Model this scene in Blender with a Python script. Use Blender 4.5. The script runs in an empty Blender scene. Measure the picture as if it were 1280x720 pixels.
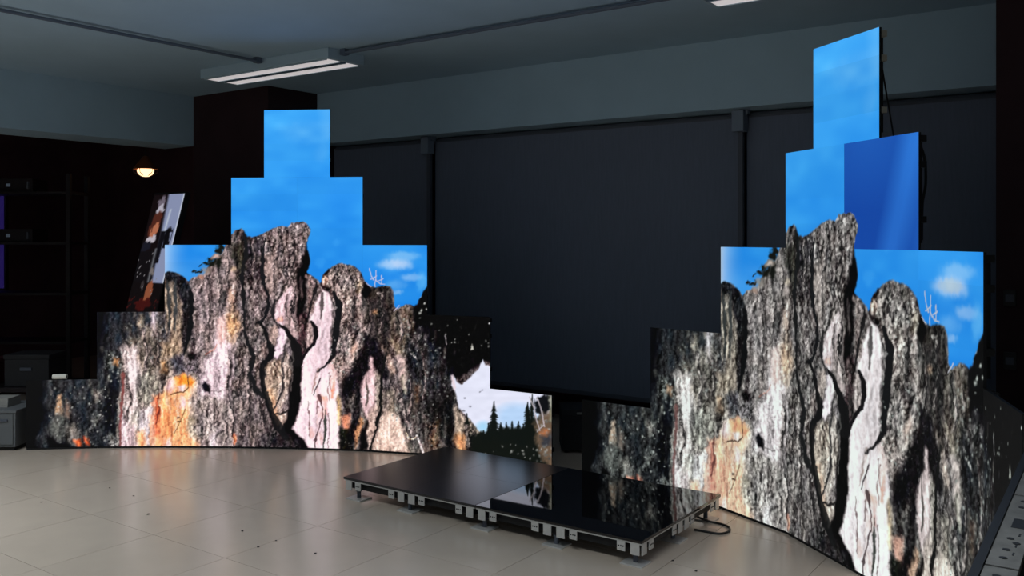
import bpy, bmesh, math, random
import numpy as np
from mathutils import Vector, Matrix

# ------------------------------------------------------------ camera, world, light, exposure
TH = math.radians(35.4); CT, ST = math.cos(TH), math.sin(TH)
F_PX, Y_HOR, CAM_H = 1126.0, 297.4, 1.567
scene = bpy.context.scene; COL = scene.collection
cam_d = bpy.data.cameras.new('camera'); cam = bpy.data.objects.new('camera', cam_d); COL.objects.link(cam)
cam_d.sensor_width = 36.0; cam_d.lens = 36.0 * F_PX / 1280; cam_d.shift_y = -(360 - Y_HOR) / 1280; cam_d.clip_start = .02
cam.location = (0, 0, CAM_H); cam.rotation_euler = (math.pi / 2, 0, TH); scene.camera = cam
vs = scene.view_settings; vs.view_transform = 'Standard'; vs.look = 'None'; vs.gamma = 1.0; vs.exposure = 0.0; vs.use_curve_mapping = False
world = bpy.data.worlds.new('world'); scene.world = world; world.use_nodes = True
bg = world.node_tree.nodes['Background']; bg.inputs[0].default_value = (.80, .92, 1.0, 1); bg.inputs[1].default_value = .9
# daylight enters through the two windows in the wall behind the camera: portals guide the light there
WINDOWS = [(-5.2, -2.6), (-1.2, 1.4)]          # x ranges in the wall at y = -4
for k, (a, b) in enumerate(WINDOWS):
    ld = bpy.data.lights.new('window_portal', 'AREA'); ld.shape = 'RECTANGLE'; ld.size = b - a; ld.size_y = 1.5; ld.cycles.is_portal = True
    lo = bpy.data.objects.new('window_portal', ld); COL.objects.link(lo); lo.location = ((a + b) / 2, -4.12, 1.75); lo.rotation_euler = (math.pi / 2, 0, math.pi)

def cw(X, Z):
    """camera ground coordinates (right, depth) to room coordinates"""
    return (CT * X - ST * Z, ST * X + CT * Z)

# ------------------------------------------------------------ helpers
def new_mat(name, col, rough=.6, spec=.5, metal=0, noise=0, scale=8, emit=None, strength=1, coat=0, bump=0, stretch=(1, 1, 1)):
    m = bpy.data.materials.new(name); m.use_nodes = True; nt = m.node_tree; p = nt.nodes['Principled BSDF']
    p.inputs['Base Color'].default_value = (*col, 1); p.inputs['Roughness'].default_value = rough
    p.inputs['Specular IOR Level'].default_value = spec; p.inputs['Metallic'].default_value = metal; p.inputs['Coat Weight'].default_value = coat
    if noise or bump:
        tc = nt.nodes.new('ShaderNodeTexCoord'); mp = nt.nodes.new('ShaderNodeMapping'); mp.inputs['Scale'].default_value = stretch
        nz = nt.nodes.new('ShaderNodeTexNoise'); nz.inputs['Scale'].default_value = scale; nz.inputs['Detail'].default_value = 5
        nt.links.new(tc.outputs['Object'], mp.inputs['Vector']); nt.links.new(mp.outputs['Vector'], nz.inputs['Vector'])
        if noise:
            mr = nt.nodes.new('ShaderNodeMapRange'); mr.inputs['From Min'].default_value = .3; mr.inputs['From Max'].default_value = .7
            mr.inputs['To Min'].default_value = 1 - noise; mr.inputs['To Max'].default_value = 1 + noise
            mx = nt.nodes.new('ShaderNodeVectorMath'); mx.operation = 'SCALE'; mx.inputs[0].default_value = col
            nt.links.new(nz.outputs['Fac'], mr.inputs['Value']); nt.links.new(mr.outputs['Result'], mx.inputs['Scale']); nt.links.new(mx.outputs['Vector'], p.inputs['Base Color'])
        if bump:
            bp = nt.nodes.new('ShaderNodeBump'); bp.inputs['Strength'].default_value = bump; bp.inputs['Distance'].default_value = .01
            nt.links.new(nz.outputs['Fac'], bp.inputs['Height']); nt.links.new(bp.outputs['Normal'], p.inputs['Normal'])
    if emit: p.inputs['Emission Color'].default_value = (*emit, 1); p.inputs['Emission Strength'].default_value = strength
    return m

def screen_mat(name, tint=(1, 1, 1), strength=1.0):
    m = bpy.data.materials.new(name); m.use_nodes = True; nt = m.node_tree; p = nt.nodes['Principled BSDF']
    p.inputs['Base Color'].default_value = (.006, .006, .0065, 1); p.inputs['Roughness'].default_value = .7; p.inputs['Specular IOR Level'].default_value = .08
    at = nt.nodes.new('ShaderNodeVertexColor'); at.layer_name = 'picture'
    mx = nt.nodes.new('ShaderNodeVectorMath'); mx.operation = 'MULTIPLY'; mx.inputs[1].default_value = tint
    nt.links.new(at.outputs['Color'], mx.inputs[0]); nt.links.new(mx.outputs['Vector'], p.inputs['Emission Color']); p.inputs['Emission Strength'].default_value = strength
    return m

def link(o, parent=None):
    COL.objects.link(o)
    if parent is not None: o.parent = parent
    return o
def tag(o, label, cat, group=None):
    o['label'] = label; o['category'] = cat
    if group: o['group'] = group
    return o
def thing(name, label, cat, loc=(0, 0, 0), rz=0, group=None):
    o = link(bpy.data.objects.new(name, None)); o.empty_display_size = .1; o.location = loc; o.rotation_euler = (0, 0, rz)
    return tag(o, label, cat, group)
class MB:
    """collects boxes, tubes and prisms into one mesh"""
    def __init__(s): s.bm = bmesh.new()
    def box(s, x0, x1, y0, y1, z0, z1, bevel=0, M=None):
        r = bmesh.ops.create_cube(s.bm, size=1.0); v = r['verts']
        for w in v: w.co = Vector(((x0 + x1) / 2 + w.co.x * (x1 - x0), (y0 + y1) / 2 + w.co.y * (y1 - y0), (z0 + z1) / 2 + w.co.z * (z1 - z0)))
        if bevel:
            e = list({e for w in v for e in w.link_edges}); rr = bmesh.ops.bevel(s.bm, geom=e, offset=bevel, segments=2, affect='EDGES', profile=.6)
            v = list({w for f in rr['faces'] for w in f.verts} | {w for w in v if w.is_valid})
        if M is not None: bmesh.ops.transform(s.bm, matrix=M, verts=v)
        return s
    def cyl(s, c, r, h, seg=16, r2=None, axis='z'):
        R = Matrix() if axis == 'z' else (Matrix.Rotation(math.pi / 2, 4, 'Y') if axis == 'x' else Matrix.Rotation(-math.pi / 2, 4, 'X'))
        bmesh.ops.create_cone(s.bm, cap_ends=True, segments=seg, radius1=r, radius2=r if r2 is None else r2, depth=h, matrix=Matrix.Translation(Vector(c)) @ R); return s
    def lathe(s, prof, c=(0, 0, 0), seg=24):
        rings = []
        for r, z in prof:
            rings.append([s.bm.verts.new((c[0] + r * math.cos(k * 2 * math.pi / seg), c[1] + r * math.sin(k * 2 * math.pi / seg), c[2] + z)) for k in range(seg)])
        for a, b in zip(rings, rings[1:]):
            for k in range(seg): s.bm.faces.new((a[k], a[(k + 1) % seg], b[(k + 1) % seg], b[k]))
        return s
    def tube(s, pts, r, seg=8):
        pts = [Vector(p) for p in pts]; rings = []
        for i, p in enumerate(pts):
            d = (pts[min(i + 1, len(pts) - 1)] - pts[max(i - 1, 0)]).normalized()
            up = Vector((0, 0, 1)) if abs(d.z) < .95 else Vector((1, 0, 0)); a = d.cross(up).normalized(); b = a.cross(d)
            rings.append([s.bm.verts.new(p + (a * math.cos(k * 2 * math.pi / seg) + b * math.sin(k * 2 * math.pi / seg)) * r) for k in range(seg)])
        for a, b in zip(rings, rings[1:]):
            for k in range(seg): s.bm.faces.new((a[k], a[(k + 1) % seg], b[(k + 1) % seg], b[k]))
        s.bm.faces.new(rings[0][::-1]); s.bm.faces.new(rings[-1]); return s
    def mesh(s, name, mat, smooth=False):
        bmesh.ops.recalc_face_normals(s.bm, faces=s.bm.faces)
        me = bpy.data.meshes.new(name); s.bm.to_mesh(me); s.bm.free(); me.materials.append(mat)
        if smooth:
            me.polygons.foreach_set('use_smooth', [True] * len(me.polygons)); me.set_sharp_from_angle(angle=.7)
        return me
    def build(s, name, mat, parent=None, smooth=False): return link(bpy.data.objects.new(name, s.mesh(name, mat, smooth)), parent)
def inst(name, me, parent, loc=(0, 0, 0), rz=0):
    o = link(bpy.data.objects.new(name, me), parent); o.location = loc; o.rotation_euler = (0, 0, rz); return o
def struct(o): o['kind'] = 'structure'; return o
def spline(ctrl, n=8):
    """smooth curve through control points"""
    P_ = [Vector(c) for c in ctrl]; P_ = [P_[0]] + P_ + [P_[-1]]; out = []
    for i in range(1, len(P_) - 2):
        a, b, c, d = P_[i - 1:i + 3]
        for k in range(n):
            t = k / n; out.append(.5 * ((2 * b) + (c - a) * t + (2 * a - 5 * b + 4 * c - d) * t * t + (3 * b - a - 3 * c + d) * t ** 3))
    out.append(P_[-2]); return out
def darker_srgb(c): return tuple(((v / 255 + .055) / 1.055) ** 2.4 if v > 10 else v / 255 / 12.92 for v in c)

M_TILE = new_mat('floor tile', (.60, .50, .41), .22, .8, noise=.05, scale=2.5)
M_JOINT = new_mat('floor joint', (.13, .11, .10), .8)
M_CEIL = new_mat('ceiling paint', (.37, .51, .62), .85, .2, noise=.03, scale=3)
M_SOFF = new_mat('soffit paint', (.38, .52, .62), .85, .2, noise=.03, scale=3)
M_DARK = new_mat('dark maroon paint', (.038, .020, .023), .8, .15, noise=.15, scale=4)
M_DARK2 = new_mat('maroon plaster', (.10, .047, .056), .85, .15, noise=.15, scale=3)
M_BLIND = new_mat('blackout blind fabric', (.15, .175, .235), .85, .15, noise=.05, scale=60, stretch=(1, 1, .1))
M_GUIDE = new_mat('blind guide metal', (.085, .095, .12), .6, .3)
M_BRACKET = new_mat('blind bracket', (.18, .22, .28), .6, .3)
M_WALLG = new_mat('grey wall paint', (.35, .35, .36), .85, .2)
M_BLACK = new_mat('black cabinet', (.010, .010, .011), .55, .3)
M_ALU = new_mat('pale aluminium', (.56, .55, .53), .45, .5, metal=.3, noise=.06, scale=30)
M_BRASS = new_mat('latch metal', (.42, .39, .32), .5, .4, metal=.2)
M_CABLE = new_mat('black rubber', (.008, .008, .009), .5, .4)
# ------------------------------------------------------------ the room
RX0, RX1, RY0, RY1, HC, HS = -11.5, 3.6, -4.0, 6.75, 3.0, 2.5
floor = struct(MB().box(RX0 - .2, RX1 + .2, RY0 - .2, RY1 + .2, -.12, -.003).build('floor', M_JOINT))
TS = .6; tile_me = MB().box(.0013, TS - .0013, .0013, TS - .0013, -.003, 0).mesh('tile', M_TILE)
ix0, ix1 = -8, 8; iy0, iy1 = -5, 6
for i in range(ix0, ix1):
    for j in range(iy0, iy1): inst('tile', tile_me, floor, (-3.70 + i * TS, 2.78 + j * TS, 0))
fx0, fx1, fy0, fy1 = -3.70 + ix0 * TS, -3.70 + ix1 * TS, 2.78 + iy0 * TS, 2.78 + iy1 * TS
far = MB()
far.box(RX0, fx0 - .001, RY0, RY1, -.003, 0).box(fx1 + .001, RX1, RY0, RY1, -.003, 0).box(fx0, fx1, RY0, fy0 - .001, -.003, 0).box(fx0, fx1, fy1 + .001, RY1, -.003, 0)
fo = far.build('outer_tiling', M_TILE, floor)
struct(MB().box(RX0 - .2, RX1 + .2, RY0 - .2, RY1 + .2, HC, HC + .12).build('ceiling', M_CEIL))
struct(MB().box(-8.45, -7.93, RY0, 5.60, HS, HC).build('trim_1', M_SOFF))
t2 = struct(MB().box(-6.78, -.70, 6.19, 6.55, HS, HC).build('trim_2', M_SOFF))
struct(MB().box(-7.93, -6.78, 5.58, 6.74, 0, HC).build('wall_corner_pillar', M_DARK))
struct(MB().box(-.70, .45, 5.58, 6.74, 0, HC).build('wall_right_pillar', M_DARK))
struct(MB().box(RX0, RX1, RY1, RY1 + .15, 0, HC).build('wall_back', M_DARK2))
struct(MB().box(RX0 - .15, RX0, RY0, RY1, 0, HC).build('wall_left', M_DARK2))
struct(MB().box(RX1, RX1 + .15, RY0, RY1, 0, HC).build('wall_right', M_WALLG))
wf = MB(); xs = [RX0] + [v for w in WINDOWS for v in w] + [RX1]
for k in range(0, len(xs), 2): wf.box(xs[k], xs[k + 1], RY0 - .15, RY0, 0, HC)
for a, b in WINDOWS: wf.box(a, b, RY0 - .15, RY0, 0, 1.0).box(a, b, RY0 - .15, RY0, 2.5, HC)
struct(wf.build('wall_front', M_WALLG))
for k, (a, b) in enumerate(WINDOWS):
    w = MB()
    for x in (a, (a + b) / 2, b): w.box(x - .03, x + .03, RY0 - .1, RY0 - .03, 1.0, 2.5)
    w.box(a, b, RY0 - .1, RY0 - .03, 1.0, 1.06).box(a, b, RY0 - .1, RY0 - .03, 2.44, 2.5)
    struct(w.build('window_%d' % (k + 1), M_WALLG))
# dark lining behind and above the adjoining room
struct(MB().box(RX0, -8.45, RY0, RY1, HC - .02, HC).build('trim_3', M_DARK2))
struct(MB().box(-.70, RX1, 5.60, 6.55, HS, HC - .001).build('trim_4', M_DARK)) if False else None

# blackout blinds between the pillars, hung below the soffit
def blind(x0, x1, zb, label):
    t = thing('roller_blind', label, 'blind', ((x0 + x1) / 2, 6.40, zb), 0, 'blackout blinds under the soffit'); w = x1 - x0; h = HS - .03 - zb
    MB().box(-w / 2 + .012, w / 2 - .012, -.003, .003, .03, h).build('blind_cloth', M_BLIND, t)
    MB().cyl((0, .03, h - .01), .035, w - .06, 16, axis='x').build('roller_tube', M_GUIDE, t, True)
    MB().box(-w / 2 + .03, w / 2 - .03, -.012, .012, 0, .035, .004).build('bottom_bar', M_GUIDE, t)
    return t
blind(-6.77, -5.45, .27, 'dark slate blackout blind beside the black corner pillar')
blind(-5.43, -2.46, .27, 'wide dark slate blackout blind between the two stacked screens')
blind(-2.44, -.72, .27, 'dark slate blackout blind behind the screen with the paler rock picture')
for x, lab in ((-5.44, 'dark vertical blind guide rail just past the screen with warm rock'), (-2.45, 'dark vertical blind guide rail above the paler rock screen')):
    t = thing('blind_guide', lab, 'rail', (x, 6.34, 0), 0)
    MB().box(-.018, .018, -.018, .018, 0, HS).build('guide_rail', M_GUIDE, t)
    b = MB().box(-.045, .045, -.075, .02, HS - .16, HS - .005, .006); b.box(-.06, .06, -.03, .02, HS - .04, HS - .001).build('end_bracket', M_BRACKET, t)

# ------------------------------------------------------------ ceiling lamps and conduits
M_LAMPBODY = new_mat('lamp housing enamel', (.38, .50, .58), .5, .4)
M_LOUVRE = new_mat('lamp louvre', (.75, .73, .72), .35, .5, metal=.6, emit=(1.0, .92, .92), strength=.50, noise=.1, scale=60)
M_LAMPGAP = new_mat('lamp centre strip', (.10, .16, .24), .4, .4)
def ceiling_lamp(x, y, label, watts=0):
    t = thing('ceiling_lamp', label, 'lamp', (x, y, HC), 0, 'twin strip ceiling lamps'); L, W, H = 1.56, .38, .08
    MB().box(0, L, 0, W, -H, 0, .006).build('housing', M_LAMPBODY, t)
    MB().box(.03, L - .03, .162, .208, -H - .006, -H - .0005).build('centre_strip', M_LAMPGAP, t)
    for a, b in ((.02, .155), (.215, .35)):
        lv = MB().box(.04, L - .04, a, b, -H - .004, -H - .0005).build('light_strip', M_LOUVRE, t)
        for q in (a, b): MB().box(.035, L - .035, q - .003, q + .003, -H - .009, -H - .0005).build('reflector_edge', M_LAMPBODY, lv)
    if not watts: return t
    ld = bpy.data.lights.new('lamp_light', 'AREA'); ld.shape = 'RECTANGLE'; ld.size = L - .1; ld.size_y = W - .03; ld.energy = watts; ld.color = (.88, .96, 1.0); ld.spread = math.radians(LAMP_SPREAD)
    lo = link(bpy.data.objects.new('lamp_light', ld), t); lo.location = (L / 2, W / 2, -H - .012)
    return t
LAMP_SPREAD = 120
ceiling_lamp(-6.60, 4.71, 'twin strip ceiling lamp fixed in front of the black corner pillar')
ceiling_lamp(-2.10, 4.62, 'twin strip ceiling lamp at the far end of the overhead conduit')
for lx_, ly_, wt, lab in ((-6.60, 1.2, 44, 'bright twin strip ceiling lamp across the room from the corner pillar'), (-2.10, 1.2, 44, 'bright twin strip ceiling lamp over the open floor'), (-6.60, -2.3, 30, 'bright twin strip ceiling lamp by the wide window'), (-2.10, -2.3, 30, 'bright twin strip ceiling lamp between the two windows')): ceiling_lamp(lx_, ly_, lab, wt)
M_COND = new_mat('conduit', (.10, .13, .18), .5, .4)
def conduit(p, q, label):
    t = thing('conduit', label, 'conduit', p); d = Vector(q) - Vector(p); n = Vector((-d.y, d.x, 0)).normalized()
    for s in (-.012, .012): MB().tube([n * s, d + n * s], .009).build('pipe', M_COND, t, True)
    MB().box(-.025, .025, -.025, .025, -.016, .028).build('junction', M_COND, t)
conduit((-5.79, 4.66, 2.972), (-5.79, -1.5, 2.972), 'dark twin conduit running along the ceiling away from the corner lamp')
conduit((-5.00, 4.84, 2.972), (-2.14, 4.84, 2.972), 'dark twin conduit along the ceiling linking the two lamps')
# ---- the mountain picture shown on the LED screens, painted procedurally ----
S = 2.0; PX0, PY0 = 28.0, 130.0; CW, CH = 1334, 940
_gy, _gx = np.mgrid[0:CH, 0:CW]
GX = (_gx / S + PX0).astype(np.float32); GY = (_gy / S + PY0).astype(np.float32)

def vnoise(cx, cy, seed):
    """smooth value noise in -1..1 with cells of cx by cy picture units"""
    r = np.random.RandomState(seed)
    fx = _gx[0] / (cx * S); fy = _gy[:, 0] / (cy * S)
    lat = r.rand(int(fy[-1]) + 3, int(fx[-1]) + 3).astype(np.float32) * 2 - 1
    ix = fx.astype(int); tx = (fx - ix).astype(np.float32); tx = tx * tx * (3 - 2 * tx)
    iy = fy.astype(int); ty = (fy - iy).astype(np.float32); ty = ty * ty * (3 - 2 * ty)
    rows = lat[:, ix] * (1 - tx) + lat[:, ix + 1] * tx
    return rows[iy] * (1 - ty[:, None]) + rows[iy + 1] * ty[:, None]

WX = vnoise(9, 12, 1) * 2.2 + vnoise(3.5, 5, 2) * 1.5 + vnoise(1.6, 2, 3) * 0.9
WY = vnoise(9, 12, 4) * 2.2 + vnoise(3.5, 5, 5) * 1.5 + vnoise(1.6, 2, 6) * 0.9
FINE = vnoise(1.1, 1.3, 7) * 0.6 + vnoise(2.0, 2.4, 8) * 0.55
MED = vnoise(5, 8, 9) * 0.6 + vnoise(2.6, 5, 10) * 0.5
STRI = vnoise(2.2, 26, 11) * 0.6 + vnoise(1.3, 14, 12) * 0.4
_ox = np.clip(_gx + (WX * S * .55).astype(int), 0, CW - 1); _oy = np.clip(_gy + (WY * S * .8).astype(int), 0, CH - 1)
FINE = FINE[_oy, _ox]; MED = MED[_oy, _ox]; STRI = STRI[_gy, _ox]      # break up the lattice
BIG = vnoise(22, 40, 13)
TINT = vnoise(7, 14, 14); TINT2 = vnoise(3, 6, 15)

def box_of(pts, pad):
    a = np.array(pts, dtype=np.float32)
    x0 = max(int((a[:, 0].min() - pad - PX0) * S), 0); x1 = min(int((a[:, 0].max() + pad - PX0) * S) + 2, CW)
    y0 = max(int((a[:, 1].min() - pad - PY0) * S), 0); y1 = min(int((a[:, 1].max() + pad - PY0) * S) + 2, CH)
    return a, slice(y0, y1), slice(x0, x1)

def seg_dist(x, y, p, q):
    dx, dy = q[0] - p[0], q[1] - p[1]; L = dx * dx + dy * dy + 1e-9
    t = np.clip(((x - p[0]) * dx + (y - p[1]) * dy) / L, 0, 1)
    return np.hypot(x - p[0] - t * dx, y - p[1] - t * dy), t

def poly_mask(pts, soft=1.0, warp=1.0):
    a, sy, sx = box_of(pts, 4 + soft * 2)
    x = GX[sy, sx] + WX[sy, sx] * warp; y = GY[sy, sx] + WY[sy, sx] * warp
    ins = np.zeros(x.shape, bool); d = np.full(x.shape, 1e9, np.float32)
    for i in range(len(a)):
        p, q = a[i], a[(i + 1) % len(a)]
        c = ((p[1] > y) != (q[1] > y))
        if p[1] != q[1]: ins ^= c & (x < (q[0] - p[0]) * (y - p[1]) / (q[1] - p[1]) + p[0])
        d = np.minimum(d, seg_dist(x, y, p, q)[0])
    d = np.where(ins, d, -d)
    return np.clip(d / max(soft, .05) * .5 + .5, 0, 1), sy, sx

def stroke_mask(pts, w, soft=0.8, warp=1.0):
    a, sy, sx = box_of(pts, 6 + max(np.atleast_1d(w)) + soft)
    w = np.broadcast_to(np.atleast_1d(w).astype(float), (len(a),)) if np.size(w) in (1, len(a)) else np.interp(np.linspace(0, 1, len(a)), np.linspace(0, 1, len(w)), w)
    x = GX[sy, sx] + WX[sy, sx] * warp; y = GY[sy, sx] + WY[sy, sx] * warp
    m = np.zeros(x.shape, np.float32)
    for i in range(len(a) - 1):
        d, t = seg_dist(x, y, a[i], a[i + 1]); r = (w[i] * (1 - t) + w[i + 1] * t) * .5
        m = np.maximum(m, np.clip((r - d) / max(soft, .05) + .5, 0, 1))
    return m, sy, sx

C = np.zeros((CH, CW, 3), np.float32); T = np.ones((CH, CW), np.float32); V = np.zeros((CH, CW), np.float32)

def lay(ms, col, al=1.0, tex=None, stri=None):
    m, sy, sx = ms; m = (m * al)[..., None]
    C[sy, sx] = C[sy, sx] * (1 - m) + np.array(col, np.float32) * m
    m = m[..., 0]
    if tex is not None: T[sy, sx] = T[sy, sx] * (1 - m) + tex * m
    if stri is not None: V[sy, sx] = V[sy, sx] * (1 - m) + stri * m
def P(pts, col, soft=2.0, warp=1.0, al=1.0, tex=None, stri=None): lay(poly_mask(pts, soft, warp), col, al, tex, stri)
DEFER = []
def K(pts, w, col=(20, 18, 20), soft=0.8, warp=0.8, al=1.0, tex=None):
    ms = stroke_mask(pts, w, soft, warp); lay(ms, col, al, tex)
    if DEFER is not None and sum(col) < 330: DEFER.append((ms, col, al * .85))
def ridge(pts, w, lit=(196, 174, 166), warp=.8):
    """a crack with a sunlit lip on its left and a soft shade on its right"""
    K([(x - w * .9, y) for x, y in pts], w * 1.3, lit, w * .9, warp, .7, .7); K([(x + w * .6, y) for x, y in pts], [w * .4, w * 1.6, w * .4], (70, 62, 62), w * 1.2, warp, .5); K(pts, [w * .2, w * .75, w * .9, w * .2], (28, 25, 27), .8, warp * 1.6, .8)
def B(x, y, rx, ry, col, soft=0.5, warp=1.0, al=1.0, tex=None, stri=None):
    n = 14; P([(x + rx * math.cos(k * 2 * math.pi / n), y + ry * math.sin(k * 2 * math.pi / n)) for k in range(n)], col, soft * min(rx, ry), warp, al, tex, stri)

# base rock and large zones (units follow the picture as it stands on the wall)
C[:] = (108, 100, 98); V[:] = .35
P([(20, 380), (150, 380), (158, 430), (152, 480), (150, 580), (20, 580)], (50, 58, 60), 4, 1, 1, .8, .35)
P([(118, 385), (200, 385), (206, 420), (185, 440), (150, 435), (118, 470)], (50, 58, 62), 5, 1, 1, .8, .4)
P([(150, 470), (160, 425), (200, 400), (236, 425), (232, 450), (200, 475), (185, 500)], (112, 104, 90), 5, 1, 1, .9, .8)
P([(204, 338), (214, 338), (228, 345), (238, 356), (240, 400), (232, 445), (200, 440), (200, 390)], (128, 114, 96), 3, .6, 1, .8, .9)
P([(236, 350), (258, 340), (278, 318), (290, 300), (292, 400), (270, 440), (246, 436), (240, 400)], (134, 122, 119), 3, 1, 1, .9, .3)
P([(289, 290), (306, 286), (330, 294), (332, 345), (318, 360), (298, 350), (289, 330)], (92, 84, 80), 3, 1, 1, 1.2, .4)
P([(308, 296), (327, 294), (331, 318), (327, 345), (311, 352), (305, 330)], (62, 58, 60), 3, 1, 1, 1.5, .1)
P([(325, 294), (352, 281), (372, 276), (388, 286), (384, 340), (372, 366), (340, 372), (328, 350)], (126, 115, 111), 3, .8, 1, 1.25, .1)
P([(331, 322), (344, 312), (350, 330), (344, 362), (334, 366), (329, 345)], (172, 150, 138), 4, 1, 1, .55, .2)
P([(300, 355), (330, 352), (336, 372), (330, 400), (312, 404), (304, 380)], (114, 105, 102), 3, 1, 1, 1.1, .3)
P([(296, 400), (330, 404), (330, 440), (322, 470), (300, 560), (282, 560), (290, 480)], (114, 106, 101), 4, 1, 1, 1.15, .4)
P([(400, 350), (424, 329), (440, 331), (458, 352), (462, 400), (452, 440), (424, 480), (412, 450), (424, 400), (416, 372)], (132, 121, 113), 3, .7, 1, 1.3, 0)
P([(455, 356), (490, 356), (494, 392), (486, 440), (466, 430), (456, 400)], (66, 62, 56), 3, .8, 1, 1.0, .1)
P([(490, 385), (505, 380), (520, 382), (524, 410), (505, 440), (488, 430)], (98, 90, 78), 3, .8, 1, 1.15, .2)
P([(516, 384), (534, 357), (540, 352), (700, 395), (700, 470), (607, 452), (560, 480), (545, 470), (520, 430)], (12, 13, 18), 3, .8, 1, .6, .1)
P([(505, 425), (545, 430), (566, 470), (572, 520), (566, 580), (505, 580), (500, 500)], (48, 52, 54), 6, 1, 1, 1.1, .3)
P([(440, 520), (520, 500), (560, 540), (580, 600), (440, 600)], (92, 90, 82), 8, 1, .8, 1.0, .4)
P([(500, 556), (600, 556), (600, 610), (500, 610)], (84, 80, 70), 6, 1, .8, 1.0, .5)
# far left, dark stone with pale and orange patches
P([(28, 380), (58, 470), (52, 500), (60, 515), (46, 545), (48, 580), (20, 580)], (12, 13, 16), 6, 1, 1, .3)
P([(118, 385), (136, 385), (128, 420), (132, 440), (118, 470)], (18, 20, 24), 5, 1, .9, .4)
P([(62, 545), (74, 552), (86, 556), (92, 566), (60, 566)], (14, 15, 18), 3, 1, .9, .4)
P([(134, 470), (146, 476), (142, 500), (146, 540), (132, 540), (128, 500)], (20, 23, 28), 5, 1, .85, .5)
P([(71, 495), (77, 493), (79, 512), (77, 521), (70, 520)], (214, 176, 136), 2, .6, 1, .35)
P([(72, 520), (80, 520), (84, 538), (78, 552), (66, 545), (62, 535)], (104, 116, 106), 4, .8, .9, .5, .5)
P([(83, 500), (89, 508), (86, 524), (80, 520)], (128, 110, 92), 3, .6, .9, .5)
P([(60, 535), (76, 512), (78, 522), (62, 542)], (92, 100, 92), 3, .6, .8, .5)
P([(84, 535), (92, 530), (101, 545), (98, 556), (88, 552)], (152, 152, 136), 4, .8, .9, .6)
P([(91, 549), (101, 548), (102, 558), (97, 560)], (240, 118, 70), 2, .5, 1, .3)
P([(105, 546), (111, 548), (112, 557), (107, 555)], (236, 104, 62), 2, .5, 1, .3)
P([(116, 490), (126, 488), (124, 500), (118, 500)], (140, 134, 118), 4, 1, .8, 1.2)
P([(111, 536), (120, 520), (125, 522), (116, 538)], (128, 138, 126), 4, 1, .8, 1.2)
P([(134, 546), (142, 544), (151, 555), (151, 561), (140, 560)], (140, 152, 144), 4, 1, .9, 1.2)
P([(130, 440), (140, 438), (140, 462), (131, 462)], (96, 116, 108), 4, 1, .8, 1.2)
P([(141, 447), (149, 449), (148, 458), (142, 456)], (214, 160, 110), 3, .7, 1, .5)
# pale weathered band
P([(149, 436), (160, 431), (169, 434), (174, 452), (179, 476), (190, 500), (190, 562), (149, 562), (150, 500), (158, 470), (156, 452)], (192, 178, 172), 3, .8, 1, .6, .9)
P([(158, 455), (171, 440), (176, 470), (172, 498), (164, 480)], (214, 204, 202), 4, .8, 1, .4, .6)
P([(172, 470), (188, 462), (200, 480), (190, 505), (176, 512), (172, 495)], (138, 140, 122), 4, 1, .9, .8, .9)
P([(171, 515), (187, 512), (188, 545), (170, 540)], (196, 192, 194), 4, 1, .9, .5, .8)
P([(164, 520), (172, 512), (172, 550), (166, 555)], (158, 160, 140), 4, 1, .8, .6, .8)
P([(150, 520), (158, 526), (160, 560), (150, 560)], (228, 206, 212), 4, .8, .9, .4, .6)
P([(160, 540), (168, 530), (170, 560), (160, 560)], (232, 200, 205), 3, .8, .9, .4, .5)
P([(171, 540), (180, 537), (183, 560), (172, 560)], (246, 166, 118), 3, .6, 1, .4, .5)
K([(154, 468), (155, 482), (152, 500), (150, 530), (149, 560)], [5, 3, 3, 2, 2], (130, 70, 66), 2, .6, .8)
K([(151, 490), (147, 520), (146, 555)], 2.5, (150, 148, 130), 2, .6, .7)
# striped shoulder
P([(172, 395), (178, 392), (180, 408), (174, 412)], (168, 154, 124), 3, 1, .9, .7)
P([(189, 388), (196, 388), (197, 412), (192, 418)], (224, 208, 220), 3, .7, 1, .4)
P([(196, 390), (206, 388), (212, 420), (206, 430), (198, 420)], (74, 80, 86), 4, 1, .9, 1, .5)
P([(200, 428), (222, 420), (228, 436), (214, 450), (202, 446)], (146, 128, 104), 4, 1, .8, .8, .6)
P([(201, 452), (207, 452), (207, 466), (201, 464)], (206, 158, 112), 3, .9, .7, .5)
for xx in (211, 219): K([(xx, 350), (xx + 1, 380), (xx + 1, 412)], [3, 4, 2], (52, 56, 58), 2, .8, .8)
for xx in (208, 215, 224): K([(xx, 362), (xx + 1, 390), (xx, 418)], 2.5, (176, 156, 128), 2, .8, .7)
P([(204, 337), (216, 338), (230, 347), (239, 358), (240, 402), (234, 425), (229, 444), (228, 420), (229, 380), (218, 352), (206, 350)], (38, 40, 42), 2, .6, 1, 1.2)
K([(239, 365), (239, 402), (235, 425), (230, 444)], [4, 5, 4, 2], (14, 15, 18), 1, .5)
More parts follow.
